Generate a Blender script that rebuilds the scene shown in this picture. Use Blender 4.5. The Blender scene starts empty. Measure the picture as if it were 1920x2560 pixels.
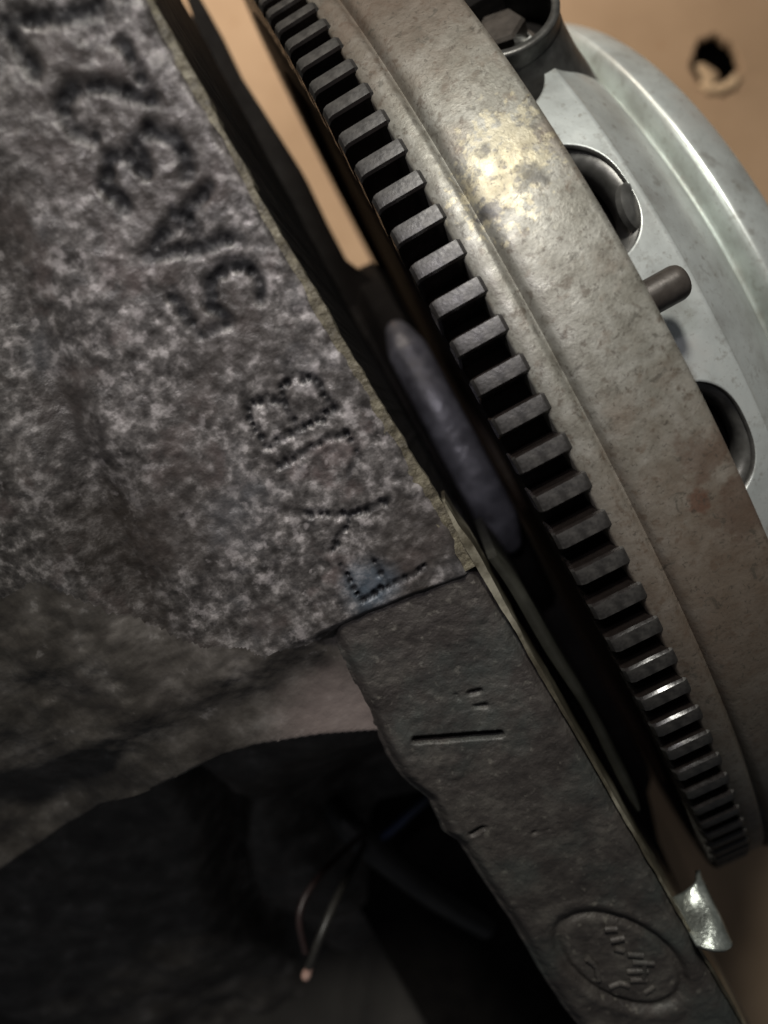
import bpy, bmesh, math, random
import numpy as np
from mathutils import Matrix, Vector

random.seed(4)
scene = bpy.context.scene
C = scene.collection

# ------------------------------------------------------------------ camera
# world: X = crankshaft axis, Z = up, metres
cam_data = bpy.data.cameras.new('camera')
cam = bpy.data.objects.new('camera', cam_data)
C.objects.link(cam)
M = Matrix(((0.8746666, 0.4694087, 0.1208873), (-0.4800712, 0.8733723, 0.0821737), (-0.0670066, -0.1299091, 0.9892592))).to_4x4()
M.translation = Vector((-0.00644, 0.01282, 0.25550))
cam.matrix_world = M
cam_data.sensor_fit = 'AUTO'
cam_data.sensor_width = 36.0
cam_data.lens = 36.0 * 1922 / 2560
cam_data.clip_start = 0.005
cam_data.clip_end = 20
cam_data.dof.use_dof = True
cam_data.dof.focus_distance = 0.124
cam_data.dof.aperture_fstop = 10.0
scene.camera = cam

# ------------------------------------------------------------------ world, lamps, exposure
world = bpy.data.worlds.new('World')
scene.world = world
world.use_nodes = True
bg = world.node_tree.nodes['Background']
bg.inputs[0].default_value = (0.9, 0.93, 1.0, 1)
bg.inputs[1].default_value = 0.062

def lamp(name, kind, loc, target, energy, colour, size=0.05, spot=None, blend=0.6):
    d = bpy.data.lights.new(name, kind)
    d.energy = energy
    d.color = colour
    if kind == 'AREA':
        d.shape = 'DISK'; d.size = size
    else:
        d.shadow_soft_size = size
    if kind == 'SPOT':
        d.spot_size = math.radians(spot); d.spot_blend = blend
    o = bpy.data.objects.new(name, d)
    C.objects.link(o)
    o.location = loc
    o.rotation_euler = (Vector(target) - Vector(loc)).to_track_quat('-Z', 'Y').to_euler()
    return o

lamp('work_lamp', 'SPOT', (0.085, 0.30, 0.42), (0.036, 0.005, 0.13), 8.6, (1.0, 0.97, 0.89), 0.03, 66, 1.0)
lamp('floor_fill', 'SPOT', (-0.02, 0.50, 0.22), (0.02, 0.20, -0.2), 17.0, (1.0, 0.87, 0.73), 0.03, 85, 0.9)  # added spot that brightens the cardboard, not a real lamp of the place
lamp('pad_fill', 'SPOT', (-0.010, 0.15, 0.36), (-0.016, 0.022, 0.13), 1.5, (0.97, 0.91, 0.98), 0.012, 29, 1.0)  # added fill for the stamped pad and the gap, no real source

scene.view_settings.view_transform = 'Standard'
scene.view_settings.look = 'None'
scene.view_settings.exposure = 0.0
scene.view_settings.gamma = 1.0
scene.view_settings.use_curve_mapping = False

# ------------------------------------------------------------------ materials
def ramp(nt, fac, stops):
    r = nt.nodes.new('ShaderNodeValToRGB')
    el = r.color_ramp.elements
    while len(el) < len(stops): el.new(0.5)
    for e, (p, c) in zip(el, stops):
        e.position = p
        e.color = (*c, 1) if len(c) == 3 else c
    nt.links.new(fac, r.inputs[0])
    return r.outputs[0]

def noise(nt, vec, scale, detail=6, rough=0.6, dist=0.0):
    n = nt.nodes.new('ShaderNodeTexNoise')
    n.inputs['Scale'].default_value = scale
    n.inputs['Detail'].default_value = detail
    n.inputs['Roughness'].default_value = rough
    n.inputs['Distortion'].default_value = dist
    nt.links.new(vec, n.inputs['Vector'])
    return n.outputs['Fac']

def mix(nt, fac, a, b, mode='MIX'):
    m = nt.nodes.new('ShaderNodeMix')
    m.data_type = 'RGBA'; m.blend_type = mode
    for s, v in ((m.inputs[0], fac), (m.inputs[6], a), (m.inputs[7], b)):
        if hasattr(v, 'links') or hasattr(v, 'is_linked'): nt.links.new(v, s)
        elif isinstance(v, (int, float)): s.default_value = v
        else: s.default_value = (*v, 1)
    return m.outputs[2]

def spot_mask(nt, vec, centre, radius, soft, wob=0.0, nscale=320):
    """1 inside a blot round `centre`, wobbling outline"""
    v = nt.nodes.new('ShaderNodeVectorMath'); v.operation = 'DISTANCE'
    nt.links.new(vec, v.inputs[0]); v.inputs[1].default_value = centre
    out = v.outputs['Value']
    if wob:
        n = noise(nt, vec, nscale, 5)
        a = nt.nodes.new('ShaderNodeMath'); a.operation = 'MULTIPLY_ADD'
        nt.links.new(n, a.inputs[0]); a.inputs[1].default_value = wob; nt.links.new(out, a.inputs[2])
        out = a.outputs[0]
    m = nt.nodes.new('ShaderNodeMapRange')
    m.interpolation_type = 'SMOOTHSTEP'
    nt.links.new(out, m.inputs['Value'])
    m.inputs['From Min'].default_value = radius - soft + wob * 0.5
    m.inputs['From Max'].default_value = radius + soft + wob * 0.5
    m.inputs['To Min'].default_value = 1; m.inputs['To Max'].default_value = 0
    return m.outputs['Result']

def material(name, stops, scale, metallic=0.0, rough=(0.4, 0.6), bump=((400, 0.2, 0.0004),), specks=(), blots=(), stretch=(1, 1, 1), spec=0.5, detail=7, dist=0.0, over=(), mark=None):
    """stops: colour ramp over one noise; specks: (scale, lo, hi, colour, amount); blots: (centre, radius, soft, colour, amount, wobble)"""
    m = bpy.data.materials.new(name)
    m.use_nodes = True
    nt = m.node_tree
    p = nt.nodes['Principled BSDF']
    tc = nt.nodes.new('ShaderNodeTexCoord')
    mp = nt.nodes.new('ShaderNodeMapping')
    mp.inputs['Scale'].default_value = stretch
    nt.links.new(tc.outputs['Object'], mp.inputs[0])
    vec = mp.outputs[0]
    col = ramp(nt, noise(nt, vec, scale, detail, 0.62, dist), stops)
    for (sc, lo, hi, c, amt) in specks:
        f = ramp(nt, noise(nt, vec, sc, 5, 0.6), ((lo, (0, 0, 0)), (hi, (amt, amt, amt))))
        col = mix(nt, f, col, c)
    for (ce, rad, soft, c, amt, wob, *ns) in blots:
        mk = spot_mask(nt, tc.outputs['Object'], ce, rad, soft, wob, *ns)
        a = nt.nodes.new('ShaderNodeMath'); a.operation = 'MULTIPLY'
        nt.links.new(mk, a.inputs[0]); a.inputs[1].default_value = amt
        col = mix(nt, a.outputs[0], col, c)
    if mark:   # darker colour in the stamped characters, stored on the mesh
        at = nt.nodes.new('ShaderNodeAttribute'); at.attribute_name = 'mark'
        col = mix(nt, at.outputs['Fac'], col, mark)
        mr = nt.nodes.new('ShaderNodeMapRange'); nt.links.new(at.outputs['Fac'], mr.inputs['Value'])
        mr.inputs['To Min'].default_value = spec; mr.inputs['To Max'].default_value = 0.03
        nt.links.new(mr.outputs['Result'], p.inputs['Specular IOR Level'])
    for (sc, lo, hi, c, amt) in over:
        f = ramp(nt, noise(nt, vec, sc, 6, 0.65, 0.8), ((lo, (0, 0, 0)), (hi, (amt, amt, amt))))
        col = mix(nt, f, col, c)
    nt.links.new(col, p.inputs['Base Color'])
    p.inputs['Metallic'].default_value = metallic
    p.inputs['Specular IOR Level'].default_value = spec
    rr = nt.nodes.new('ShaderNodeMapRange')
    nt.links.new(noise(nt, vec, scale * 1.7, 5), rr.inputs['Value'])
    rr.inputs['From Min'].default_value = 0.3; rr.inputs['From Max'].default_value = 0.7
    rr.inputs['To Min'].default_value = rough[0]; rr.inputs['To Max'].default_value = rough[1]
    nt.links.new(rr.outputs['Result'], p.inputs['Roughness'])
    last = None
    for (sc, st, di) in bump:
        b = nt.nodes.new('ShaderNodeBump')
        b.inputs['Strength'].default_value = st
        b.inputs['Distance'].default_value = di
        nt.links.new(noise(nt, vec, sc, 4), b.inputs['Height'])
        if last: nt.links.new(last, b.inputs['Normal'])
        last = b.outputs[0]
    if last: nt.links.new(last, p.inputs['Normal'])
    return m

MAT = {}
MAT['iron'] = material('cast_iron', ((0.34, (0.026, 0.023, 0.021)), (0.46, (0.055, 0.050, 0.047)), (0.55, (0.105, 0.096, 0.091)), (0.66, (0.25, 0.232, 0.225))), 420, 0.2, (0.36, 0.6),
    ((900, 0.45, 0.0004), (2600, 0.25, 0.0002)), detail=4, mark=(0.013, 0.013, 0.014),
    specks=((300, 0.58, 0.68, (0.30, 0.275, 0.27), 0.65), (110, 0.56, 0.70, (0.17, 0.125, 0.118), 0.4), (55, 0.47, 0.62, (0.038, 0.032, 0.028), 0.75), (60, 0.58, 0.72, (0.085, 0.088, 0.095), 0.35)),
    blots=(((-0.0290, -0.0066, 0.1358), 0.0042, 0.0022, (0.060, 0.092, 0.125), 0.5, 0.003), ((-0.0600, 0.020, 0.138), 0.009, 0.006, (0.022, 0.017, 0.013), 0.7, 0.012), ((-0.0560, 0.036, 0.142), 0.007, 0.005, (0.024, 0.021, 0.020), 0.55, 0.012), ((-0.0640, 0.006, 0.135), 0.006, 0.004, (0.022, 0.017, 0.013), 0.55, 0.01), ((-0.046, -0.0275, 0.128), 0.008, 0.004, (0.21, 0.165, 0.155), 0.5, 0.006)))
MAT['smooth_iron'] = material('oily_cast_iron', ((0.32, (0.024, 0.020, 0.017)), (0.48, (0.050, 0.044, 0.038)), (0.60, (0.085, 0.076, 0.068)), (0.72, (0.15, 0.138, 0.128))), 130, 0.15, (0.42, 0.62),
    ((500, 0.25, 0.0004), (160, 0.3, 0.0010)), detail=4, specks=((260, 0.64, 0.72, (0.22, 0.205, 0.195), 0.5), (45, 0.52, 0.66, (0.030, 0.025, 0.022), 0.6)),
    blots=(((-0.047, -0.0275, 0.128), 0.010, 0.006, (0.23, 0.185, 0.172), 0.6, 0.006),))
MAT['flange'] = material('flange_iron', ((0.32, (0.026, 0.022, 0.020)), (0.5, (0.046, 0.040, 0.036)), (0.66, (0.075, 0.068, 0.060))), 150, 0.2, (0.42, 0.6),
    ((700, 0.5, 0.0004), (2200, 0.5, 0.0003)), specks=((620, 0.60, 0.70, (0.15, 0.14, 0.12), 0.6), (55, 0.5, 0.66, (0.042, 0.050, 0.046), 0.7)))
MAT['rim'] = material('machined_iron', ((0.30, (0.095, 0.088, 0.070)), (0.45, (0.158, 0.152, 0.128)), (0.56, (0.190, 0.185, 0.160)), (0.72, (0.25, 0.245, 0.218))), 230, 0.36, (0.40, 0.60),
    ((1400, 0.35, 0.00022), (260, 0.05, 0.0004)), dist=0.4,
    specks=((900, 0.54, 0.72, (0.075, 0.066, 0.054), 0.55), (480, 0.58, 0.66, (0.065, 0.052, 0.038), 0.7), (260, 0.60, 0.70, (0.095, 0.070, 0.048), 0.6), (45, 0.52, 0.66, (0.15, 0.105, 0.075), 0.5)),
    blots=(((0.024, -0.035, 0.135), 0.026, 0.022, (0.15, 0.100, 0.070), 0.6, 0.02), ((0.0255, -0.012, 0.139), 0.0035, 0.0015, (0.085, 0.050, 0.034), 0.55, 0.012, 420), ((0.027, -0.022, 0.138), 0.005, 0.002, (0.080, 0.047, 0.032), 0.55, 0.014, 420), ((0.0215, -0.0175, 0.1388), 0.0016, 0.0006, (0.10, 0.050, 0.032), 0.8, 0.004, 500), ((0.014, -0.085, 0.11), 0.05, 0.03, (0.065, 0.050, 0.039), 0.6, 0.02),
           ((0.022, 0.078, 0.116), 0.020, 0.014, (0.10, 0.066, 0.048), 0.6, 0.015), ((0.0215, 0.0425, 0.134), 0.0052, 0.0020, (0.36, 0.32, 0.21), 0.5, 0.030, 640), ((0.0170, 0.0375, 0.135), 0.0046, 0.0018, (0.42, 0.375, 0.25), 0.55, 0.030, 700),  # gold blots also paint the lamp's highlight into the rim
           ((0.0185, 0.0445, 0.1335), 0.0016, 0.0006, (0.035, 0.033, 0.030), 0.85, 0.007), ((0.0220, 0.0362, 0.1352), 0.0020, 0.0006, (0.045, 0.042, 0.036), 0.8, 0.008), ((0.0140, 0.0350, 0.1355), 0.0016, 0.0006, (0.06, 0.058, 0.06), 0.8, 0.008)), over=((1300, 0.58, 0.64, (0.055, 0.046, 0.036), 0.7), (420, 0.60, 0.66, (0.055, 0.050, 0.040), 0.6)))
MAT['gear'] = material('gear_steel', ((0.34, (0.020, 0.018, 0.016)), (0.48, (0.023, 0.0215, 0.020)), (0.64, (0.050, 0.047, 0.043))), 520, 0.2, (0.36, 0.55), ((1300, 0.4, 0.0002),))
MAT['oily_shade'] = material('oily_shaded_steel', ((0.3, (0.005, 0.004, 0.0035)), (0.7, (0.012, 0.009, 0.008))), 300, 0.0, (0.16, 0.32), ((900, 0.2, 0.0002),))  # oil on the flanks, darkened further for the shade between teeth
MAT['grease_shade'] = material('grease_and_shade', ((0.3, (0.006, 0.004, 0.0035)), (0.7, (0.013, 0.009, 0.008))), 300, 0.0, (0.5, 0.75), ((600, 0.4, 0.0004),), spec=0.12)  # grease, near black to hold the shade of roots and flywheel back
MAT['cover'] = material('pressed_steel', ((0.30, (0.42, 0.42, 0.40)), (0.46, (0.60, 0.63, 0.61)), (0.60, (0.72, 0.76, 0.74)), (0.72, (0.80, 0.83, 0.80))), 60, 0.62, (0.30, 0.43),
    ((900, 0.15, 0.0002), (120, 0.08, 0.0006)), specks=((520, 0.60, 0.70, (0.26, 0.23, 0.19), 0.5), (150, 0.62, 0.70, (0.24, 0.22, 0.19), 0.5), (30, 0.52, 0.66, (0.46, 0.41, 0.37), 0.5)), over=((140, 0.56, 0.72, (0.30, 0.28, 0.235), 0.4), (1100, 0.58, 0.70, (0.22, 0.20, 0.165), 0.45)))
MAT['dark_steel'] = material('dark_steel', ((0.3, (0.030, 0.025, 0.021)), (0.7, (0.070, 0.060, 0.052))), 300, 0.3, (0.34, 0.5), ((800, 0.2, 0.0002),))
MAT['lip_steel'] = material('worn_steel', ((0.3, (0.06, 0.058, 0.054)), (0.7, (0.15, 0.148, 0.14))), 260, 0.6, (0.3, 0.45), ((800, 0.2, 0.0002),))
MAT['black'] = material('black_iron_shade', ((0.3, (0.003, 0.0025, 0.0025)), (0.7, (0.008, 0.007, 0.0065))), 120, 0.0, (0.65, 0.85), ((300, 0.4, 0.0005),), spec=0.08)  # near black; holds the shade of gap walls and pocket inside
MAT['carrier'] = material('highlight_carrier', ((0.32, (0.035, 0.035, 0.041)), (0.5, (0.080, 0.081, 0.093)), (0.68, (0.14, 0.142, 0.160))), 140, 0.2, (0.3, 0.5), ((260, 0.5, 0.0008),))  # bluish grey carries the highlight in its colour
MAT['sealant'] = material('old_sealant', ((0.3, (0.030, 0.025, 0.015)), (0.5, (0.070, 0.060, 0.038)), (0.7, (0.15, 0.135, 0.09))), 500, 0.0, (0.5, 0.8), ((900, 0.8, 0.0006),))
MAT['shim'] = material('brass_shim', ((0.36, (0.045, 0.038, 0.026)), (0.52, (0.13, 0.115, 0.08)), (0.66, (0.46, 0.43, 0.33))), 70, 0.6, (0.3, 0.5), ((900, 0.4, 0.0003),))
MAT['plate'] = material('olive_plate', ((0.3, (0.018, 0.018, 0.014)), (0.7, (0.045, 0.045, 0.036))), 120, 0.3, (0.35, 0.55), ((500, 0.2, 0.0003),))
MAT['zinc'] = material('zinc_tab', ((0.3, (0.10, 0.105, 0.095)), (0.55, (0.24, 0.26, 0.24)), (0.7, (0.42, 0.45, 0.42))), 260, 0.7, (0.22, 0.42), ((240, 0.45, 0.0008), (1200, 0.4, 0.0003)))
MAT['card'] = material('cardboard', ((0.3, (0.32, 0.225, 0.145)), (0.5, (0.37, 0.265, 0.175)), (0.7, (0.42, 0.305, 0.205))), 14, 0.0, (0.75, 0.95), ((160, 0.25, 0.0006),), specks=((60, 0.62, 0.74, (0.27, 0.165, 0.09), 0.35),), spec=0.2)
MAT['paper'] = material('torn_paper', ((0.3, (0.45, 0.33, 0.21)), (0.7, (0.60, 0.46, 0.31))), 90, 0.0, (0.8, 0.95), ((300, 0.6, 0.001),), spec=0.2)
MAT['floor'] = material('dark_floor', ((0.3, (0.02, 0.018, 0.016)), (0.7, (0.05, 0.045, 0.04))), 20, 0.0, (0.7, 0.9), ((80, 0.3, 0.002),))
MAT['rubber'] = material('black_rubber', ((0.3, (0.010, 0.010, 0.010)), (0.7, (0.022, 0.021, 0.020))), 200, 0.0, (0.4, 0.6), ((500, 0.2, 0.0003),))
MAT['blue'] = material('blue_plastic', ((0.3, (0.006, 0.012, 0.032)), (0.7, (0.009, 0.018, 0.05))), 150, 0.0, (0.35, 0.5), ((500, 0.1, 0.0002),))
MAT['copper'] = material('bare_copper', ((0.3, (0.55, 0.30, 0.24)), (0.7, (0.85, 0.58, 0.48))), 500, 0.5, (0.3, 0.45), ((900, 0.3, 0.0002),))
MAT['sleeve'] = material('grey_sleeve', ((0.3, (0.012, 0.011, 0.010)), (0.7, (0.026, 0.024, 0.021))), 300, 0.0, (0.4, 0.6), ((700, 0.2, 0.0002),))
MAT['red'] = material('red_sleeve', ((0.3, (0.014, 0.008, 0.008)), (0.7, (0.024, 0.013, 0.012))), 300, 0.0, (0.4, 0.6), ((700, 0.2, 0.0002),))

# ------------------------------------------------------------------ helpers
def link(name, me, mat, parent=None, sharp=35):
    me.materials.clear()
    for mm in (mat if isinstance(mat, (list, tuple)) else [mat]): me.materials.append(mm)
    if sharp is not None:
        me.polygons.foreach_set('use_smooth', [True] * len(me.polygons))
        me.set_sharp_from_angle(angle=math.radians(sharp))
    me.update()
    o = bpy.data.objects.new(name, me)
    C.objects.link(o)
    if parent: o.parent = parent
    return o

def mesh(name, verts, faces):
    me = bpy.data.meshes.new(name)
    me.from_pydata([tuple(map(float, v)) for v in verts], [], faces)
    bm = bmesh.new(); bm.from_mesh(me)
    bmesh.ops.recalc_face_normals(bm, faces=bm.faces)
    bm.to_mesh(me); bm.free()
    return me

def thing(name, label, cat, loc=(0, 0, 0), group=None):
    o = bpy.data.objects.new(name, None)
    o.empty_display_size = 0.01
    C.objects.link(o)
    o['label'] = label; o['category'] = cat
    if group: o['group'] = group
    return o

def tag(o, label, cat):
    o['label'] = label; o['category'] = cat
    return o

def cyl(x, r, a):
    """point at axial x, radius r, angle a from +Z towards +Y"""
    return (x, r * math.sin(a), r * math.cos(a))

def revolve(name, prof, n=256, a0=0.0, a1=2 * math.pi, closed_prof=True):
    full = abs(a1 - a0 - 2 * math.pi) < 1e-6
    m = n if full else n + 1
    vs, fs = [], []
    k = len(prof)
    for i in range(m):
        a = a0 + (a1 - a0) * i / n
        vs += [cyl(x, r, a) for x, r in prof]
    for i in range(n):
        j = (i + 1) % m
        for q in range(k if closed_prof else k - 1):
            w = (q + 1) % k
            fs.append((i * k + q, j * k + q, j * k + w, i * k + w))
    if not full and closed_prof:
        fs.append(tuple(range(k)))
        fs.append(tuple((m - 1) * k + q for q in range(k)))
    return mesh(name, vs, fs)

def tube(name, pts, rad, n=14, cap=True):
    pts = [Vector(p) for p in pts]
    rads = rad if isinstance(rad, (list, tuple)) else [rad] * len(pts)
    vs, fs = [], []
    up = Vector((0.3, 0.2, 0.9))
    for i, p in enumerate(pts):
        t = (pts[min(i + 1, len(pts) - 1)] - pts[max(i - 1, 0)]).normalized()
        s = t.cross(up).normalized(); b = t.cross(s)
        for q in range(n):
            a = 2 * math.pi * q / n
            vs.append(p + (s * math.cos(a) + b * math.sin(a)) * rads[i])
    for i in range(len(pts) - 1):
        for q in range(n):
            w = (q + 1) % n
            fs.append((i * n + q, i * n + w, (i + 1) * n + w, (i + 1) * n + q))
    if cap:
        fs.append(tuple(range(n))); fs.append(tuple((len(pts) - 1) * n + q for q in range(n)))
    return mesh(name, vs, fs)

def spline(pts, n):
    """Catmull-Rom through 2-D points"""
    P = [pts[0]] + list(pts) + [pts[-1]]
    out = []
    for i in range(1, len(P) - 2):
        for k in range(n):
            t = k / n
            out.append(tuple(0.5 * ((2 * P[i][d]) + (-P[i-1][d] + P[i+1][d]) * t + (2*P[i-1][d] - 5*P[i][d] + 4*P[i+1][d] - P[i+2][d]) * t*t + (-P[i-1][d] + 3*P[i][d] - 3*P[i+1][d] + P[i+2][d]) * t**3) for d in range(len(pts[0]))))
    out.append(tuple(pts[-1]))
    return out

def prism(name, poly, z0, z1):
    n = len(poly)
    vs = [(x, y, z0) for x, y in poly] + [(x, y, z1) for x, y in poly]
    fs = [tuple(range(n)), tuple(range(n, 2 * n))] + [(i, (i + 1) % n, n + (i + 1) % n, n + i) for i in range(n)]
    return mesh(name, vs, fs)

def bevel(me, w, seg=2):
    bm = bmesh.new(); bm.from_mesh(me)
    bmesh.ops.bevel(bm, geom=[e for e in bm.edges if e.calc_face_angle(0) > 0.5], offset=w, segments=seg, affect='EDGES', profile=0.6)
    bm.to_mesh(me); bm.free()
    return me

_rng = np.random.default_rng(11)
_lat = _rng.random((512, 512))
def vnoise(x, y):
    xi = np.floor(x).astype(int); yi = np.floor(y).astype(int)
    fx = x - xi; fy = y - yi
    fx = fx * fx * (3 - 2 * fx); fy = fy * fy * (3 - 2 * fy)
    g = lambda a, b: _lat[a % 512, b % 512]
    return ((g(xi, yi) * (1 - fx) + g(xi + 1, yi) * fx) * (1 - fy) + (g(xi, yi + 1) * (1 - fx) + g(xi + 1, yi + 1) * fx) * fy) * 2 - 1
def fbm(x, y, wl, oct=3, off=0.0):
    s = 0; a = 1.0; t = 0
    for o in range(oct):
        s = s + a * vnoise(x / wl + 17.3 * o + off, y / wl + 31.7 * o + off); t += a
        a *= 0.55; wl *= 0.47
    return s / t
def sstep(a, b, v):
    t = np.clip((v - a) / (b - a), 0, 1); return t * t * (3 - 2 * t)
def seg_dist(X, Y, strokes):
    D = np.full(X.shape, 1.0)
    for s in strokes:
        for (x0, y0), (x1, y1) in zip(s[:-1], s[1:]):
            dx, dy = x1 - x0, y1 - y0
            L = dx * dx + dy * dy + 1e-12
            t = np.clip(((X - x0) * dx + (Y - y0) * dy) / L, 0, 1)
            D = np.minimum(D, np.hypot(X - x0 - t * dx, Y - y0 - t * dy))
    return D
def grid(name, X, Y, Z):
    h, w = X.shape
    me = bpy.data.meshes.new(name)
    co = np.stack([X, Y, Z], -1).reshape(-1, 3)
    i = np.arange(h * w).reshape(h, w)
    f = np.stack([i[:-1, :-1], i[:-1, 1:], i[1:, 1:], i[1:, :-1]], -1).reshape(-1, 4)
    me.vertices.add(len(co)); me.vertices.foreach_set('co', co.ravel())
    me.loops.add(f.size); me.loops.foreach_set('vertex_index', f.ravel())
    me.polygons.add(len(f)); me.polygons.foreach_set('loop_start', np.arange(0, f.size, 4)); me.polygons.foreach_set('loop_total', np.full(len(f), 4))
    me.update(calc_edges=True); me.validate()
    return me

# ------------------------------------------------------------------ floor and cardboard
fl = link('floor', mesh('floor', [(-1.2, -1.2, -0.23), (1.2, -1.2, -0.23), (1.2, 1.2, -0.23), (-1.2, 1.2, -0.23)], [(0, 1, 2, 3)]), MAT['floor'], None, None)
fl['kind'] = 'structure'

def build_cardboard():
    t = thing('cardboard_sheet', 'tan cardboard sheet with a torn hole, lying behind the flywheel', 'cardboard')
    hx, hy, zt, th = 0.2145, 0.1055, -0.20, 0.005
    n = 64
    rnd = random.Random(3)
    wob = [1 + rnd.uniform(-0.2, 0.2) for _ in range(n)]
    wob = [(wob[i-1] + wob[i] * 2 + wob[(i+1) % n]) / 4 for i in range(n)]
    rings = []
    for (R, zz) in ((0.0115, -th), (0.0115, -0.0008), (0.0126, 0.0003), (0.016, 0.0), (0.04, 0.0), (0.12, 0.0)):
        ring = []
        for i in range(n):
            a = 2 * math.pi * i / n
            k = wob[i] if R < 0.015 else 1
            ring.append((hx + R * k * math.cos(a) * 1.0, hy + R * k * math.sin(a) * 1.12, zt + zz))
        rings.append(ring)
    out, out2 = [], []
    for i in range(n):
        a = 2 * math.pi * i / n
        c, s = math.cos(a), math.sin(a)
        k = 1 / max(abs(c), abs(s))
        out.append((hx - 0.1 + 0.62 * c * k, hy - 0.1 + 0.62 * s * k, zt)); out2.append((hx - 0.1 + 0.62 * c * k, hy - 0.1 + 0.62 * s * k, zt - th))
    rings += [out, out2]
    vs = [v for r in rings for v in r]
    fs = []
    for r in range(len(rings) - 1):
        for i in range(n):
            j = (i + 1) % n
            fs.append((r * n + i, r * n + j, (r + 1) * n + j, (r + 1) * n + i))
    link('sheet', mesh('sheet', vs, fs), MAT['card'], t, 40)
    # torn paper flap folded back into the hole
    V, F = [], []
    nu, nv = 8, 10
    for i in range(nu + 1):
        for j in range(nv + 1):
            u, v = i / nu, j / nv
            w = 0.0075 * (1 - 0.55 * u) * (1 + 0.12 * math.sin(9 * v))
            V.append((hx - 0.0095 + 0.011 * u * (1 - 0.3 * abs(v - .4)), hy - 0.004 + w * (v - 0.5) * 1.9 + 0.001 * math.sin(5 * u), zt - 0.0005 - 0.007 * u * u + 0.003 * u))
    for i in range(nu):
        for j in range(nv):
            a = i * (nv + 1) + j
            F.append((a, a + 1, a + nv + 2, a + nv + 1))
    f = link('torn_flap', mesh('torn_flap', V, F), MAT['paper'], t, 60)
    f.modifiers.new('thickness', 'SOLIDIFY').thickness = 0.0008
    # a torn lip curling up below the hole
    V, F = [], []
    for i in range(13):
        a = math.radians(205 + 8 * i)
        for k, (r, z) in enumerate(((0.0108, 0.0003), (0.0122, 0.0012), (0.0136, 0.0014), (0.0150, 0.0004))):
            r *= 1 + 0.06 * math.sin(i * 1.9 + k)
            V.append((hx + r * math.cos(a), hy + r * 1.15 * math.sin(a), zt + z * math.sin(math.pi * (i + 0.7) / 13.4) + 0.0004))
    for i in range(12):
        for k in range(3):
            a = i * 4 + k
            F.append((a, a + 1, a + 5, a + 4))
    l = link('torn_lip', mesh('torn_lip', V, F), MAT['paper'], t, 60)
    l.modifiers.new('thickness', 'SOLIDIFY').thickness = 0.0006
build_cardboard()

# ------------------------------------------------------------------ engine block
GLYPH = {
    'F': [[(0, 0), (0, 1)], [(0, 1), (0.95, 1)], [(0, 0.55), (0.7, 0.55)]],
    'Y': [[(0, 1), (0.5, 0.5)], [(1, 1), (0.5, 0.5)], [(0.5, 0.5), (0.45, 0)]],
    'J': [[(0.95, 1), (0.95, 0.25), (0.8, 0.06), (0.5, 0), (0.2, 0.08), (0.05, 0.27)]],
    'B': [[(0, 0), (0, 1), (0.6, 1), (0.88, 0.9), (0.9, 0.68), (0.65, 0.53), (0.05, 0.52)], [(0.65, 0.53), (0.95, 0.4), (1, 0.2), (0.8, 0.03), (0, 0)]],
    '5': [[(0.95, 1), (0.1, 1), (0.05, 0.58), (0.5, 0.66), (0.9, 0.52), (1, 0.28), (0.8, 0.06), (0.4, 0), (0.05, 0.12)]],
    'A': [[(0, 0), (0.2, 0.45), (0.5, 1), (0.8, 0.5), (1, 0)], [(0.2, 0.38), (0.82, 0.38)]],
    '3': [[(0.05, 0.95), (0.6, 1), (0.95, 0.82), (0.85, 0.6), (0.45, 0.52)], [(0.45, 0.52), (0.9, 0.4), (1, 0.2), (0.7, 0.02), (0.3, 0), (0, 0.1)]],
    '2': [[(0.05, 0.8), (0.3, 1), (0.75, 0.97), (0.95, 0.75), (0.7, 0.45), (0, 0), (1, 0)]],
    '7': [[(0, 1), (1, 1), (0.6, 0.5), (0.35, 0)]],
}
STROKES = []
for ch, y0 in (('F', -0.0082), ('Y', 0.0014), ('J', 0.0106), ('B', 0.0201), ('5', 0.0381), ('A', 0.0474), ('3', 0.0568), ('2', 0.0664), ('7', 0.0760)):
    wob = random.Random(int((y0 + 1) * 1e5))
    sk = wob.uniform(-0.0006, 0.0006)
    for st in GLYPH[ch]:
        STROKES.append([(-0.0195 - 0.0117 * gy + wob.uniform(-1, 1) * 0.00025, y0 + 0.0070 * gx + sk * gy + wob.uniform(-1, 1) * 0.00025) for gx, gy in st])
EMBLEM = [[[-0.0243, -0.0864], [-0.0222, -0.0874]], [[-0.0244, -0.0892], [-0.0219, -0.0899]], [[-0.0244, -0.0911], [-0.0232, -0.0924]], [[-0.0229, -0.0956], [-0.0194, -0.0979]], [[-0.0247, -0.097], [-0.0211, -0.0989]], [[-0.0209, -0.0969], [-0.0228, -0.1006]], [[-0.029, -0.0988], [-0.027, -0.0988], [-0.0257, -0.1003]], [[-0.0237, -0.1032], [-0.0215, -0.1027]], [[-0.0299, -0.0908], [-0.0292, -0.0931], [-0.0301, -0.0963]], [[-0.025, -0.0991], [-0.0222, -0.1007]], [[-0.0229, -0.0936], [-0.0205, -0.0952]]]

block = thing('engine_block', 'rough grey cast iron engine block stamped with characters, left of the flywheel', 'engine block')

EY = np.array([-0.130, -0.118, -0.0574, -0.0109, 0.0059, 0.0431, 0.066, 0.0761, 0.14])
EX = np.array([-0.0104, -0.0107, -0.0117, -0.0127, -0.0132, -0.0143, -0.0141, -0.0139, -0.0136])
def edge_x(y): return np.interp(y, EY, EX)

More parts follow.
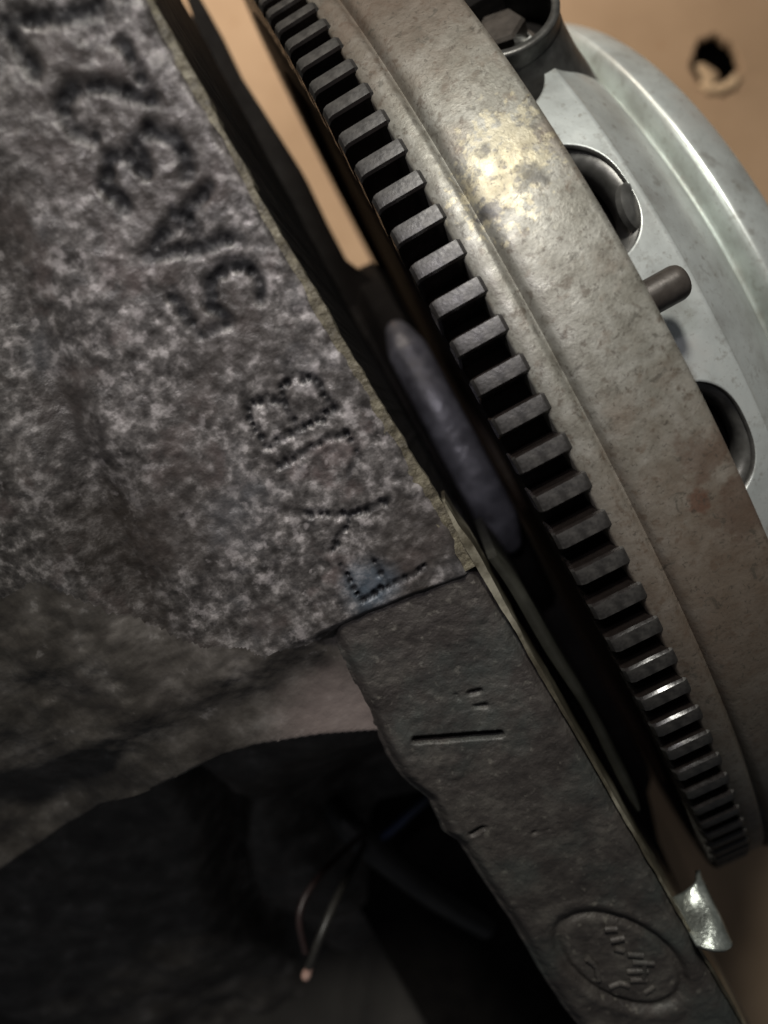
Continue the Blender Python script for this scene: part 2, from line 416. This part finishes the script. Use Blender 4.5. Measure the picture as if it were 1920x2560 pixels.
MARK = None
def casting_height(X, Y, U):
    z = 0.137 + 0.2 * Y
    hollow = sstep(-0.021, -0.030, Y) * sstep(0.028, 0.032, U)
    z = z + (1 - hollow) * (1 - 0.55 * sstep(-0.008, -0.016, Y)) * (0.00026 * fbm(X, Y, 0.0042, 2) + 0.00024 * fbm(X, Y, 0.0016, 2, 7.7)) + 0.0011 * fbm(X, Y, 0.017, 2, 3.1) * sstep(0.012, 0.04, U)
    # stamped characters
    pit = np.zeros(X.shape)
    rnd = random.Random(8)
    for st in STROKES:
        acc = 0.0
        for (x0, y0), (x1, y1) in zip(st[:-1], st[1:]):
            L = math.hypot(x1 - x0, y1 - y0)
            while acc < L:
                px = x0 + (x1 - x0) * acc / L + rnd.gauss(0, 0.0002); py = y0 + (y1 - y0) * acc / L + rnd.gauss(0, 0.0002)
                rad = rnd.uniform(0.00050, 0.00084) * (1 + 0.55 * min(1, max(0, (py - 0.030) / 0.015)))
                dep = rnd.choice((0.0004, 0.0006, 0.0008)) * rnd.uniform(0.8, 1.1)
                m = (np.abs(X - px) < 0.002) & (np.abs(Y - py) < 0.002)
                d = np.hypot(X[m] - px, Y[m] - py) / rad
                pit[m] = np.maximum(pit[m], dep * (1 - sstep(0.35, 1.15, d)))
                acc += 0.00112
            acc -= L
    D = seg_dist(X, Y, STROKES)
    wS = np.interp(Y, [0.0, 0.03, 0.045], [0.0009, 0.0011, 0.0019])
    D = D + 0.0003 * fbm(X, Y, 0.0018, 2, 3.3)
    soft = 1 - sstep(0.2, 1.0, D / wS)
    z = z - np.maximum(pit, np.interp(Y, [0.0, 0.03, 0.045], [0.00025, 0.0003, 0.0004]) * soft)
    global MARK
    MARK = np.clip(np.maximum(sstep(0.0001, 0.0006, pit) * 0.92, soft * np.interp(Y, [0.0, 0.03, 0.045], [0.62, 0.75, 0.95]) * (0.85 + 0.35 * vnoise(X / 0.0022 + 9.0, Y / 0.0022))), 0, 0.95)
    # long dip left of the stamping, then lumps falling away
    uc = np.interp(Y, [-0.02, 0.0098, 0.0321, 0.0522, 0.08], [0.056, 0.0495, 0.0425, 0.037, 0.034])
    amp = np.interp(Y, [-0.02, -0.005, 0.012, 0.04, 0.07], [0.0, 0.0018, 0.0034, 0.0026, 0.0012])
    z = z - amp * np.exp(-((U - uc) / 0.0042) ** 2)
    far = sstep(0.050, 0.085, U)
    z = z - 0.004 * far + 0.0013 * far * fbm(X, Y, 0.0075, 2, 9.1)
    z = z - 0.010 * sstep(0.066, 0.10, U) * sstep(0.02, -0.02, Y)
    # foot of the stamped pad
    yp = np.interp(U, [0.0, 0.002, 0.012, 0.0245, 0.030, 0.06], [-0.0122, -0.0120, -0.0103, -0.0092, -0.0094, -0.008])
    under = 1 - sstep(0.0255, 0.0285, U)
    z = z - np.interp(U, [0, 0.012, 0.026], [0.0085, 0.006, 0.003]) * under * sstep(0.0, 0.0025, yp - Y)
    z = z - 0.0030 * (1 - under) * sstep(-0.001, 0.0075, yp - Y)
    # lower lip of the ledge and the hollow below it
    yl = np.interp(X, [-0.16, -0.0985, -0.0878, -0.0744, -0.0677, -0.0617, -0.0508, -0.0425, -0.03], [-0.030, -0.0228, -0.0228, -0.0219, -0.0219, -0.0230, -0.0268, -0.0307, -0.036])
    wv = np.clip(yl - Y, 0, None)
    drop = 0.026 * sstep(0.0, 0.0032, wv) + 0.42 * wv
    drop = drop * (1 - 0.0 * under)
    xv = np.interp(Y, [-0.09, -0.078, -0.065, -0.053, -0.0395, -0.03], [-0.128, -0.1231, -0.1142, -0.1038, -0.1001, -0.099])
    drop = drop + sstep(0.004, 0.014, wv) * (0.016 * np.exp(-((X - xv) / 0.0055) ** 2) + 0.004 * fbm(X, Y, 0.022, 2, 4.4) + 0.0006 * fbm(X, Y, 0.009, 2, 2.2))
    drop = drop + 0.03 * sstep(0.018, 0.045, wv) * sstep(-0.105, -0.076, X)
    return z - drop

def build_casting():
    y = np.concatenate([np.linspace(0.135, 0.088, 60), np.linspace(0.0876, -0.014, 330), np.linspace(-0.0144, -0.130, 210), np.linspace(-0.1315, -0.20, 40)])
    u = np.concatenate([np.arange(0.0, 0.0215, 0.00030), np.arange(0.0215, 0.046, 0.0005), np.arange(0.046, 0.08, 0.0008), np.arange(0.08, 0.19, 0.002)])
    Yg, Ug = np.meshgrid(y, u, indexing='ij')
    E = edge_x(Yg) - 0.0012 * sstep(-0.006, -0.010, Yg)
    jag = 0.00025 * fbm(Yg, Yg * 0 + 1.3, 0.003, 3)
    Xg = E - Ug + jag * (1 - sstep(0, 0.004, Ug))
    Z = casting_height(Xg, Yg, Ug)
    Z = Z - 0.0009 * (1 - sstep(0, 0.0016, Ug)) ** 2
    me = grid('casting', Xg, Yg, Z)
    yb = np.interp(Ug, [0.0, 0.0245, 0.036, 0.045, 0.052, 0.06, 0.2], [-0.0125, -0.0100, -0.0085, -0.002, 0.008, 0.02, 0.03]) + 0.0022 * fbm(Xg, Yg, 0.006, 3, 2.7)
    sel = (Yg < yb)[:-1, :-1].ravel()
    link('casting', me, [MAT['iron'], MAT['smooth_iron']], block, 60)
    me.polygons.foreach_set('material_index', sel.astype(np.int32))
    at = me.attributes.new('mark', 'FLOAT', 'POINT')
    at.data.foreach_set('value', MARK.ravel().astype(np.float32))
    # rear wall, its shade painted black, towards the flywheel, going down
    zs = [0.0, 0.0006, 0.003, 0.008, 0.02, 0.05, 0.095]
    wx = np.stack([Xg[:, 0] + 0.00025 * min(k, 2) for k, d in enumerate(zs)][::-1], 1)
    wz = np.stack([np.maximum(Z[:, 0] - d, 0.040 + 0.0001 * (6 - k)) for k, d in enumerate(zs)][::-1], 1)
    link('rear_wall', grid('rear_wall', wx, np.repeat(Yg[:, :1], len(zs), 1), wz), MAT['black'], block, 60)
build_casting()

def flange_z(Y): return 0.1345 + 0.15 * Y + 0.0011 * sstep(-0.03, -0.010, Y)
FLX = [-0.0395, -0.0385, -0.0390, -0.0392, -0.0395, -0.0410, -0.0400, -0.0420, -0.0423, -0.0412, -0.0399, -0.0385, -0.038]
FLY = [-0.130, -0.112, -0.0969, -0.0746, -0.0578, -0.0546, -0.0476, -0.0411, -0.0358, -0.0282, -0.0172, -0.0093, -0.004]
def build_flange():
    y = np.concatenate([np.linspace(-0.005, -0.118, 386), np.linspace(-0.1186, -0.22, 110)])
    s = np.linspace(0, 1, 96)
    Yg, Sg = np.meshgrid(y, s, indexing='ij')
    XL = np.interp(Yg, FLY, FLX) + 0.0005 * fbm(Yg, Yg * 0 + 4.2, 0.009, 3)
    XR = edge_x(Yg)
    Xg = XL + (XR - XL) * Sg
    Z = flange_z(Yg) + 0.00022 * fbm(Xg, Yg, 0.004, 3) + 0.00013 * fbm(Xg, Yg, 0.0012, 2, 5.0) + 0.0005 * fbm(Xg, Yg, 0.02, 2, 1.2)
    dl = Xg - XL; dr = XR - Xg
    Z = Z - 0.0022 * (1 - sstep(0, 0.0035, dl)) ** 2 - 0.0012 * (1 - sstep(0, 0.0022, dr)) ** 2
    D = seg_dist(Xg, Yg, [[(-0.0361, -0.035), (-0.030, -0.0378), (-0.0229, -0.041)]]); Z -= 0.0026 * (1 - sstep(0.0003, 0.0008, D))
    D = seg_dist(Xg, Yg, [[(-0.0262, -0.0339), (-0.0226, -0.0351)], [(-0.0262, -0.0339), (-0.0262, -0.0310)], [(-0.0240, -0.0318), (-0.0222, -0.0322)], [(-0.0363, -0.0562), (-0.033, -0.0558), (-0.030, -0.0564)], [(-0.0297, -0.0622), (-0.026, -0.0612), (-0.0217, -0.0620)]]); Z -= 0.0011 * (1 - sstep(0.0001, 0.0007, D)) * sstep(-0.2, 0.4, fbm(Xg, Yg, 0.003, 2, 6.6))
    # oval medallion: a groove round a shallow field
    cx, cy, ang = -0.0246, -0.0945, math.radians(-66)
    dx, dy = Xg - cx, Yg - cy
    a = dx * math.cos(ang) + dy * math.sin(ang); b = -dx * math.sin(ang) + dy * math.cos(ang)
    q = np.sqrt((a / 0.0140) ** 2 + (b / 0.0080) ** 2)
    Z = Z - 0.0012 * np.exp(-((q - 1.0) / 0.085) ** 2) - 0.0003 * (1 - sstep(0.9, 1.0, q)) + 0.0003 * np.exp(-((q - 1.22) / 0.10) ** 2)
    zs = [0.0015, 0.004, 0.012, 0.03, 0.06]
    L = np.stack([Xg[:, 0] - 0.0007 for d in zs][::-1], 1); Lz = np.stack([Z[:, 0] - d for d in zs][::-1], 1)
    Rr = np.stack([Xg[:, -1] + 0.0002 for d in zs], 1); Rz = np.stack([Z[:, -1] - d for d in zs], 1)
    yy = np.repeat(Yg[:, :1], len(zs), 1)
    me = grid('rear_flange', np.concatenate([L, Xg, Rr], 1), np.concatenate([yy, Yg, yy], 1), np.concatenate([Lz, Z, Rz], 1))
    bm = bmesh.new(); bm.from_mesh(me); bmesh.ops.recalc_face_normals(bm, faces=bm.faces); bm.to_mesh(me); bm.free()
    o = link('rear_flange', me, MAT['flange'], block, 60)
    vs, fs = [], []
    for st in EMBLEM:
        pts = [Vector((x, y2, 0.1345 + 0.15 * y2 - 0.00020)) for x, y2 in st]
        me2 = tube('t', pts, 0.00062, 8)
        base = len(vs)
        vs += [tuple(v.co) for v in me2.vertices]; fs += [tuple(base + i for i in p.vertices) for p in me2.polygons]
        bpy.data.meshes.remove(me2)
    e = link('emblem_lettering', mesh('emblem_lettering', vs, fs), MAT['flange'], o, 60)
    e['label'] = 'faint raised lettering inside the cast oval'
build_flange()

def ribbon(name, ys, xin, xout, ztop, depth, mat, parent, jit=0.0):
    vs, fs = [], []
    ys = np.asarray(ys)
    J = [fbm(ys, ys * 0 + 11.0 * q, 0.0042, 4) * 1.6 for q in range(4)]
    for i, yv in enumerate(ys):
        j = [J[q][i] * jit for q in range(4)]
        vs += [(xin[i] + j[0], yv, ztop[i] - depth), (xin[i] + j[0], yv, ztop[i] + j[1] * 0.5), (xout[i] + j[2], yv, ztop[i] + j[3] * 0.5 - 0.0003), (xout[i] + j[2], yv, ztop[i] - depth)]
    for i in range(len(ys) - 1):
        for k in range(4):
            w = (k + 1) % 4
            fs.append((i * 4 + k, i * 4 + w, i * 4 + 4 + w, i * 4 + 4 + k))
    fs += [(0, 1, 2, 3), tuple(len(vs) - 4 + k for k in range(4))]
    return link(name, mesh(name, vs, fs), mat, parent, 50)

ys = np.linspace(0.128, -0.0118, 330)
ex = edge_x(ys)
wdt = np.interp(ys, [-0.012, 0.0, 0.02, 0.05, 0.12], [0.0018, 0.0016, 0.0011, 0.0006, 0.0005]) + 0.0005 * fbm(ys, ys * 0 + 2.0, 0.005, 3)
ribbon('edge_sealant', ys, ex - wdt, ex + 0.0006, 0.137 + 0.2 * ys - 0.0002 + 0.0003 * fbm(ys, ys * 0 + 8.0, 0.003, 3), 0.004, MAT['sealant'], block, 0.0003)
ys = np.linspace(-0.0005, -0.128, 260)
ex = edge_x(ys)
ribbon('shim_plate', ys, ex + 0.00025, ex + np.interp(ys, [-0.128, -0.03, -0.012, 0], [0.0008, 0.0008, 0.0016, 0.0010]), np.minimum(flange_z(ys), 0.1345) + np.interp(ys, [-0.128, -0.02, -0.008, 0], [-0.0006, 0.0, 0.0008, 0.001]), 0.02, MAT['shim'], block, 0.00014)

# lower body of the block, gap shade painted on as black, with the slot that lets the cardboard show
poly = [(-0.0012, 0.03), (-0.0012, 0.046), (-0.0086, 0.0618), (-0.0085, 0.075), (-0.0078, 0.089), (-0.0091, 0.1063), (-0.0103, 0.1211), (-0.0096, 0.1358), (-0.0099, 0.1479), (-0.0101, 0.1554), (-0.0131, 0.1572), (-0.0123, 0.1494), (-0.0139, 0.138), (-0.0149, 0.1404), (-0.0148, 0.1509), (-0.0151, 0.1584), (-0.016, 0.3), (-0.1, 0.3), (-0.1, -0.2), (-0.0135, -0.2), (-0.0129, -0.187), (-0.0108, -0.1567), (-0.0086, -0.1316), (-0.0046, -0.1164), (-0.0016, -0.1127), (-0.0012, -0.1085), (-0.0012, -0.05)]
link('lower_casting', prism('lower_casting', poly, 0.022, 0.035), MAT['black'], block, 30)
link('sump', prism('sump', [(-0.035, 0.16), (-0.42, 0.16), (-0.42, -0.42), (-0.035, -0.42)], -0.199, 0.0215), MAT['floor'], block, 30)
# rear oil-seal carrier: a ring segment shaped and tinted as the gap's bluish highlight
vs, fs = [], []
nc, ns = 24, 72
for i in range(ns + 1):
    t = i / ns
    a = math.radians(-27 + 64 * t)
    e = min(1.0, (t * 6) ** 0.5, ((1 - t) * 6) ** 0.5)
    for k in range(nc):
        b = 2 * math.pi * k / nc
        cb, sb = math.cos(b), math.sin(b)
        vs.append(cyl(-0.0056 + 0.0052 * e * math.copysign(abs(cb) ** 0.8, cb), 0.064 + 0.0058 * e * math.copysign(abs(sb) ** 0.7, sb) + 0.0003 * math.sin(23 * t), a))
for i in range(ns):
    for k in range(nc):
        w = (k + 1) % nc
        fs.append((i * nc + k, i * nc + w, (i + 1) * nc + w, (i + 1) * nc + k))
fs += [tuple(range(nc)), tuple(ns * nc + k for k in range(nc))]
link('seal_carrier', mesh('seal_carrier', vs, fs), MAT['carrier'], block, 60)
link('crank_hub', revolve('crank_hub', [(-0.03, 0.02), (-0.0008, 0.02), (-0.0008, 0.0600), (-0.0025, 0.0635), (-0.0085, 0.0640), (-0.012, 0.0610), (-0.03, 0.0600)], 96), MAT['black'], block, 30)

# ------------------------------------------------------------------ backing plate with its bent tab
bp = thing('backing_plate', 'narrow olive steel plate edge between the lower flange and the flywheel', 'plate')
pa = [(-0.0107, -0.0148, 0.12), (-0.01, -0.0222, 0.118), (-0.0097, -0.0367, 0.114), (-0.0086, -0.0519, 0.11), (-0.009, -0.0646, 0.107), (-0.0092, -0.0735, 0.105), (-0.009, -0.0788, 0.104)]
pb = [(-0.009, -0.0149, 0.12), (-0.0076, -0.0232, 0.118), (-0.0073, -0.0375, 0.114), (-0.0066, -0.0525, 0.11), (-0.0067, -0.0653, 0.107), (-0.0071, -0.0739, 0.105), (-0.008, -0.0789, 0.104)]
pa = spline(pa, 8); pb = spline(pb, 8)
vs, fs = [], []
for a, b in zip(pa, pb):
    vs += [(a[0], a[1], a[2] - 0.05), (a[0], a[1], a[2] - 0.0004), ((a[0] * 2 + b[0]) / 3, (a[1] * 2 + b[1]) / 3, a[2]), ((a[0] + b[0] * 2) / 3, (a[1] + b[1] * 2) / 3, a[2] - 0.0001), (b[0], b[1], b[2] - 0.0009), (b[0], b[1], b[2] - 0.05)]
for i in range(len(pa) - 1):
    for k in range(6):
        w = (k + 1) % 6
        fs.append((i * 6 + k, i * 6 + w, i * 6 + 6 + w, i * 6 + 6 + k))
fs += [tuple(range(6)), tuple(len(vs) - 6 + k for k in range(6))]
link('plate_edge', mesh('plate_edge', vs, fs), MAT['plate'], bp, 50)
# tab: a bent bright strip
q = [Vector((-0.0110, -0.0931, 0.1125)), Vector((-0.0043, -0.0906, 0.1125)), Vector((-0.0035, -0.0932, 0.1160)), Vector((-0.0054, -0.0997, 0.1225)), Vector((-0.0109, -0.0968, 0.1215))]
nu, nv = 14, 22
V, F = [], []
for i in range(nu + 1):
    for j in range(nv + 1):
        u, v = i / nu, j / nv
        l = q[0].lerp(q[4], v); r = q[1].lerp(q[3], v)
        p = l.lerp(r, u)
        p.z += 0.0010 * math.sin(math.pi * u) + 0.0005 * math.sin(9 * v + 3 * u) * (0.3 + 0.7 * u) - 0.003 * max(0, u - 0.75) ** 2 * 8
        V.append(p)
for i in range(nu):
    for j in range(nv):
        a = i * (nv + 1) + j
        F.append((a, a + 1, a + nv + 2, a + nv + 1))
tab = link('bent_tab', mesh('bent_tab', V, F), MAT['zinc'], bp, 60)
tab.modifiers.new('thickness', 'SOLIDIFY').thickness = 0.0010
tab['label'] = 'shiny zinc bent tab'

# ------------------------------------------------------------------ flywheel
fw = thing('flywheel', 'worn iron flywheel with a toothed ring gear, seen edge on', 'flywheel')
rim_prof = [(0.0079, 0.128), (0.0079, 0.1386), (0.0083, 0.1391), (0.0114, 0.1393), (0.0121, 0.1391), (0.0124, 0.1385), (0.0128, 0.1384), (0.0133, 0.1394), (0.0141, 0.1399), (0.0154, 0.1401), (0.0180, 0.1401), (0.0276, 0.1400), (0.0284, 0.1397), (0.0287, 0.1390), (0.0287, 0.128)]
link('rim', revolve('rim', rim_prof, 400), MAT['rim'], fw, 60)
link('web', revolve('web', [(0.0287, 0.1279), (0.0287, 0.05), (0.020, 0.03), (0.004, 0.03), (0.004, 0.1279)], 200), MAT['grease_shade'], fw, 40)  # near-black back face stands in for the shade in the gap
ring = link('ring_gear', revolve('ring_gear', [(0.0004, 0.1180), (0.0004, 0.1318), (0.0009, 0.1323), (0.0080, 0.1323), (0.0080, 0.1180)], 264), MAT['grease_shade'], fw, 30)

def tooth_mesh():
    R, w0, w1 = 0.1398, 0.00180, 0.00138
    prof = [(-w0 * 1.1, 0.1318), (-w0 * 0.96, 0.1355), (-w1 - 0.00022, R - 0.0006), (-w1 + 0.0001, R - 0.0001), (0, R), (w1 - 0.0001, R - 0.0001), (w1 + 0.00022, R - 0.0006), (w0 * 0.96, 0.1355), (w0 * 1.1, 0.1318)]
    vs, fs = [], []
    stations = [(0.0001, 0.0011, 0.9), (0.0006, 0.0003, 0.97), (0.0013, 0.0, 1.0), (0.0082, 0.0, 1.0), (0.0088, 0.0004, 0.92)]
    k = len(prof)
    for x, d, s in stations:
        vs += [(x, t * s, max(r - d, 0.132) if r > 0.1330 else r) for t, r in prof]
    for i in range(len(stations) - 1):
        for j in range(k - 1):
            fs.append((i * k + j, i * k + j + 1, i * k + k + j + 1, i * k + k + j))
    fs += [tuple(range(k)), tuple((len(stations) - 1) * k + j for j in range(k))]
    me = mesh('tooth', vs, fs)
    me.materials.append(MAT['gear']); me.materials.append(MAT['oily_shade'])
    me.polygons.foreach_set('use_smooth', [True] * len(me.polygons))
    me.set_sharp_from_angle(angle=math.radians(28))
    # the flanks and ends are caked in grease: dirt plus painted gap shade; the lands are worn bare
    for p in me.polygons:
        if abs(p.normal.y) > 0.8 or p.normal.x < -0.9: p.material_index = 1
    return me
tm = tooth_mesh()
pitch = 2 * math.pi / 132
for k in range(132):
    o = bpy.data.objects.new('tooth', tm)
    C.objects.link(o)
    o.parent = ring
    a = 0.66410 - k * pitch
    o.rotation_euler = (-a, 0, 0)

# dowel pin pressed into the clutch face, domed end
def along_x(name, x0, x1, r, th, rad, mat, parent, dome=0.0, n=24, tilt=0.0):
    c = Vector(cyl(0, r, th))
    st = [(x0, rad)] + [(x1 - dome + dome * math.sin(t), rad * (0.45 + 0.55 * math.cos(t))) for t in [i * math.pi / 12 for i in range(7)]]
    if dome == 0: st = [(x0, rad), (x1 - 0.0006, rad), (x1, rad - 0.0006)]
    vs, fs = [], []
    for x, q in st:
        for i in range(n):
            a = 2 * math.pi * i / n
            vs.append((x, c.y + q * math.cos(a) + tilt * (x - x0), c.z + q * math.sin(a)))
    for s in range(len(st) - 1):
        for i in range(n):
            j = (i + 1) % n
            fs.append((s * n + i, s * n + j, (s + 1) * n + j, (s + 1) * n + i))
    fs += [tuple(range(n)), tuple((len(st) - 1) * n + i for i in range(n))]
    return link(name, mesh(name, vs, fs), mat, parent, 30)
along_x('dowel_pin', 0.020, 0.0388, 0.1255, math.radians(5.6), 0.0030, MAT['dark_steel'], fw, 0.0019)

# ------------------------------------------------------------------ clutch cover
cc = thing('clutch_cover', 'pale pressed steel clutch cover bolted on the far side of the flywheel', 'clutch cover')
# cut-outs in the skirt: (centre angle deg, half width deg, height reached)
ARCH = [(16.2, 6.4, 0.0423), (-7.6, 6.0, 0.0409), (35.4, 8.6, 0.0427)]
for c0 in (76.2, 52.4, 136.2, 112.4, 196.2, 172.4, 256.2, 232.4, 316.2, 292.4): ARCH.append((c0, 6.2, 0.0415))
def skirt_low(deg):
    v = 0.0300
    for c, h, top in ARCH:
        d = ((deg - c + 180) % 360 - 180) / h
        if abs(d) < 1:
            v = max(v, 0.0300 + (top - 0.0300) * (1 - abs(d) ** 2.6) ** (1 / 2.2))
    return v
upper = spline([(0.0428, 0.1147), (0.0438, 0.1144), (0.0446, 0.1135), (0.0500, 0.1080), (0.0550, 0.1008), (0.0588, 0.0930), (0.0601, 0.0902), (0.0609, 0.0935), (0.0619, 0.0962), (0.0634, 0.0966), (0.0670, 0.0945), (0.0706, 0.0915), (0.0726, 0.0885), (0.0735, 0.0845), (0.0738, 0.076), (0.0735, 0.060)], 4)
n = 1080
vs, fs = [], []
LW = 7
k = LW + len(upper)
for i in range(n):
    a = 2 * math.pi * i / n
    lo = skirt_low(math.degrees(a))
    for q in range(LW):
        x = lo + (0.0426 - lo) * q / LW
        r = 0.1180 - 0.0033 * (x - 0.030) / 0.0128
        vs.append(cyl(x, r, a))
    vs += [cyl(x, r, a) for x, r in upper]
for i in range(n):
    j = (i + 1) % n
    for q in range(k - 1):
        fs.append((i * k + q, j * k + q, j * k + q + 1, i * k + q + 1))
shell = link('shell', mesh('shell', vs, fs), [MAT['cover'], MAT['lip_steel']], cc, 50)
sol = shell.modifiers.new('thickness', 'SOLIDIFY'); sol.thickness = 0.0022; sol.offset = -1; sol.material_offset_rim = 1

def arch_lip(c, h, top, width, drop, x_in, name, mat, lo=-0.98, hi=0.98):
    """turned-in band that follows an arch in the skirt"""
    V, F = [], []
    m = 48
    for i in range(m + 1):
        d = lo + (hi - lo) * i / m
        x = 0.0300 + (top - 0.0300) * (1 - abs(d) ** 2.6) ** (1 / 2.2)
        a = math.radians(c + d * h)
        a2 = math.radians(c + d * h * 0.80)
        r = 0.1180 - 0.0033 * (x - 0.030) / 0.0128
        V += [cyl(x - 0.0003, r - 0.0012, a), cyl(x - x_in, r - drop, a2)]
    for i in range(m):
        F.append((2 * i, 2 * i + 1, 2 * i + 3, 2 * i + 2))
    o = link(name, mesh(name, V, F), mat, cc, 60)
    o.modifiers.new('thickness', 'SOLIDIFY').thickness = 0.0009
    return o
arch_lip(16.2, 6.4, 0.0423, 0, 0.0054, 0.0034, 'drive_strap', MAT['lip_steel'])
arch_lip(-7.6, 6.0, 0.0409, 0, 0.0046, 0.0022, 'drive_strap', MAT['lip_steel'])
# rivet holding the strap
def rivet(x, r, deg, rad, h):
    me = tube('rivet', [(0, 0, 0), (0, 0, h * 0.6), (0, 0, h * 0.85), (0, 0, h)], [rad, rad, rad * 0.86, rad * 0.5], 28)
    o = link('rivet', me, MAT['lip_steel'], cc, 30)
    return o
rv = rivet(0, 0, 0, 0.0047, 0.0019)
a = math.radians(14.2)
rv.location = cyl(0.0412, 0.1124, a)
rv.rotation_euler = (Vector((0.9, -0.1, 0.9))).to_track_quat('Z', 'Y').to_euler()

# pressure plate: the dark iron disc inside the cover
link('pressure_plate', revolve('pressure_plate', [(0.030, 0.05), (0.030, 0.1075), (0.032, 0.1095), (0.046, 0.1050), (0.050, 0.095), (0.050, 0.05)], 160), MAT['black'], cc, 30)
# bolt pocket: an open flared cup standing off the skirt
th0 = math.radians(36.6); x0 = 0.0385
er = Vector((0, math.sin(th0), math.cos(th0))); ex_ = Vector((1, 0, 0)); et = er.cross(ex_)
sts = [(0.098, 0.0180), (0.104, 0.0160), (0.1085, 0.0142), (0.113, 0.0128), (0.1165, 0.0119), (0.120, 0.0116), (0.1225, 0.0119)]
sts = spline(sts, 3)
vs, fs = [], []
n = 72
for r, q in sts:
    for i in range(n):
        a = 2 * math.pi * i / n
        cut = 0.0018 * math.cos(a - 2.3) if r > 0.1185 else 0
        vs.append(er * (r + cut) + ex_ * (x0 + q * math.cos(a)) + et * (q * math.sin(a)))
for s in range(len(sts) - 1):
    for i in range(n):
        j = (i + 1) % n
        fs.append((s * n + i, s * n + j, (s + 1) * n + j, (s + 1) * n + i))
cup = link('bolt_pocket', mesh('bolt_pocket', vs, fs), [MAT['lip_steel'], MAT['black']], cc, 50)
cs = cup.modifiers.new('thickness', 'SOLIDIFY'); cs.thickness = 0.0016; cs.offset = -1; cs.material_offset = 1  # inner wall coloured black for the shade inside the cup
link('pocket_floor', tube('pocket_floor', [er * 0.098 + ex_ * x0, er * 0.1135 + ex_ * x0], 0.0114, 32), MAT['black'], cc, 30)
# hex bolt in the pocket
hb = thing('cover_bolt', 'dark bolt head down in the pocket of the clutch cover, at the top edge', 'bolt')
me = tube('bolt_head', [er * 0.1140 + ex_ * x0, er * 0.1195 + ex_ * x0, er * 0.1201 + ex_ * x0], [0.0052, 0.0052, 0.0046], 6)
link('bolt_head', me, MAT['dark_steel'], hb, 30)
link('washer', tube('washer', [er * 0.1134 + ex_ * x0, er * 0.1145 + ex_ * x0], 0.0068, 32), MAT['dark_steel'], hb, 30)
# black lug of the pressure plate beside the pocket
lug = []
for dx in (0.0315, 0.0425):
    for dr in (0.104, 0.1235):
        for da in (38.8, 44.5):
            lug.append(cyl(dx, dr, math.radians(da)))
me = mesh('pressure_plate_lug', lug, [(0, 1, 3, 2), (4, 5, 7, 6), (0, 1, 5, 4), (2, 3, 7, 6), (0, 2, 6, 4), (1, 3, 7, 5)])
link('pressure_plate_lug', bevel(me, 0.0008), MAT['black'], cc, 40)

# ------------------------------------------------------------------ small things in the dark hollow
w = thing('stripped_cable', 'frayed cable with a bare copper end hanging in the dark hollow', 'cable')
link('grey_core', tube('grey_core', spline([(-0.0805, -0.0830, 0.0560), (-0.0835, -0.0800, 0.0800), (-0.0885, -0.0825, 0.0890), (-0.0948, -0.0880, 0.0905)], 8), 0.0010, 14), MAT['sleeve'], w, 50)
link('bare_end', tube('bare_end', spline([(-0.0945, -0.0878, 0.0905), (-0.0958, -0.0890, 0.0903), (-0.0970, -0.0900, 0.0900)], 4), [0.0010] * 4 + [0.0012] * 4 + [0.0008], 14), MAT['copper'], w, 50)
link('red_core', tube('red_core', spline([(-0.0790, -0.0800, 0.0560), (-0.0850, -0.0735, 0.0800), (-0.0905, -0.0755, 0.0890), (-0.0938, -0.0845, 0.0900)], 8), 0.0008, 14), MAT['red'], w, 50)
tag(link('blue_pipe', tube('blue_pipe', spline([(-0.0850, -0.0890, 0.048), (-0.0735, -0.0856, 0.050), (-0.0620, -0.0822, 0.050), (-0.048, -0.080, 0.046)], 6), 0.0013, 14), MAT['blue'], None, 50), 'thin blue pipe in the shadow left of the lower flange', 'pipe')
tag(link('grey_hose', tube('grey_hose', spline([(-0.088, -0.072, 0.046), (-0.0840, -0.0810, 0.050), (-0.0780, -0.0960, 0.050), (-0.0720, -0.1110, 0.048), (-0.066, -0.130, 0.040)], 6), 0.0040, 16), MAT['rubber'], None, 50), 'dark hose slanting through the shadow below the blue pipe', 'hose')
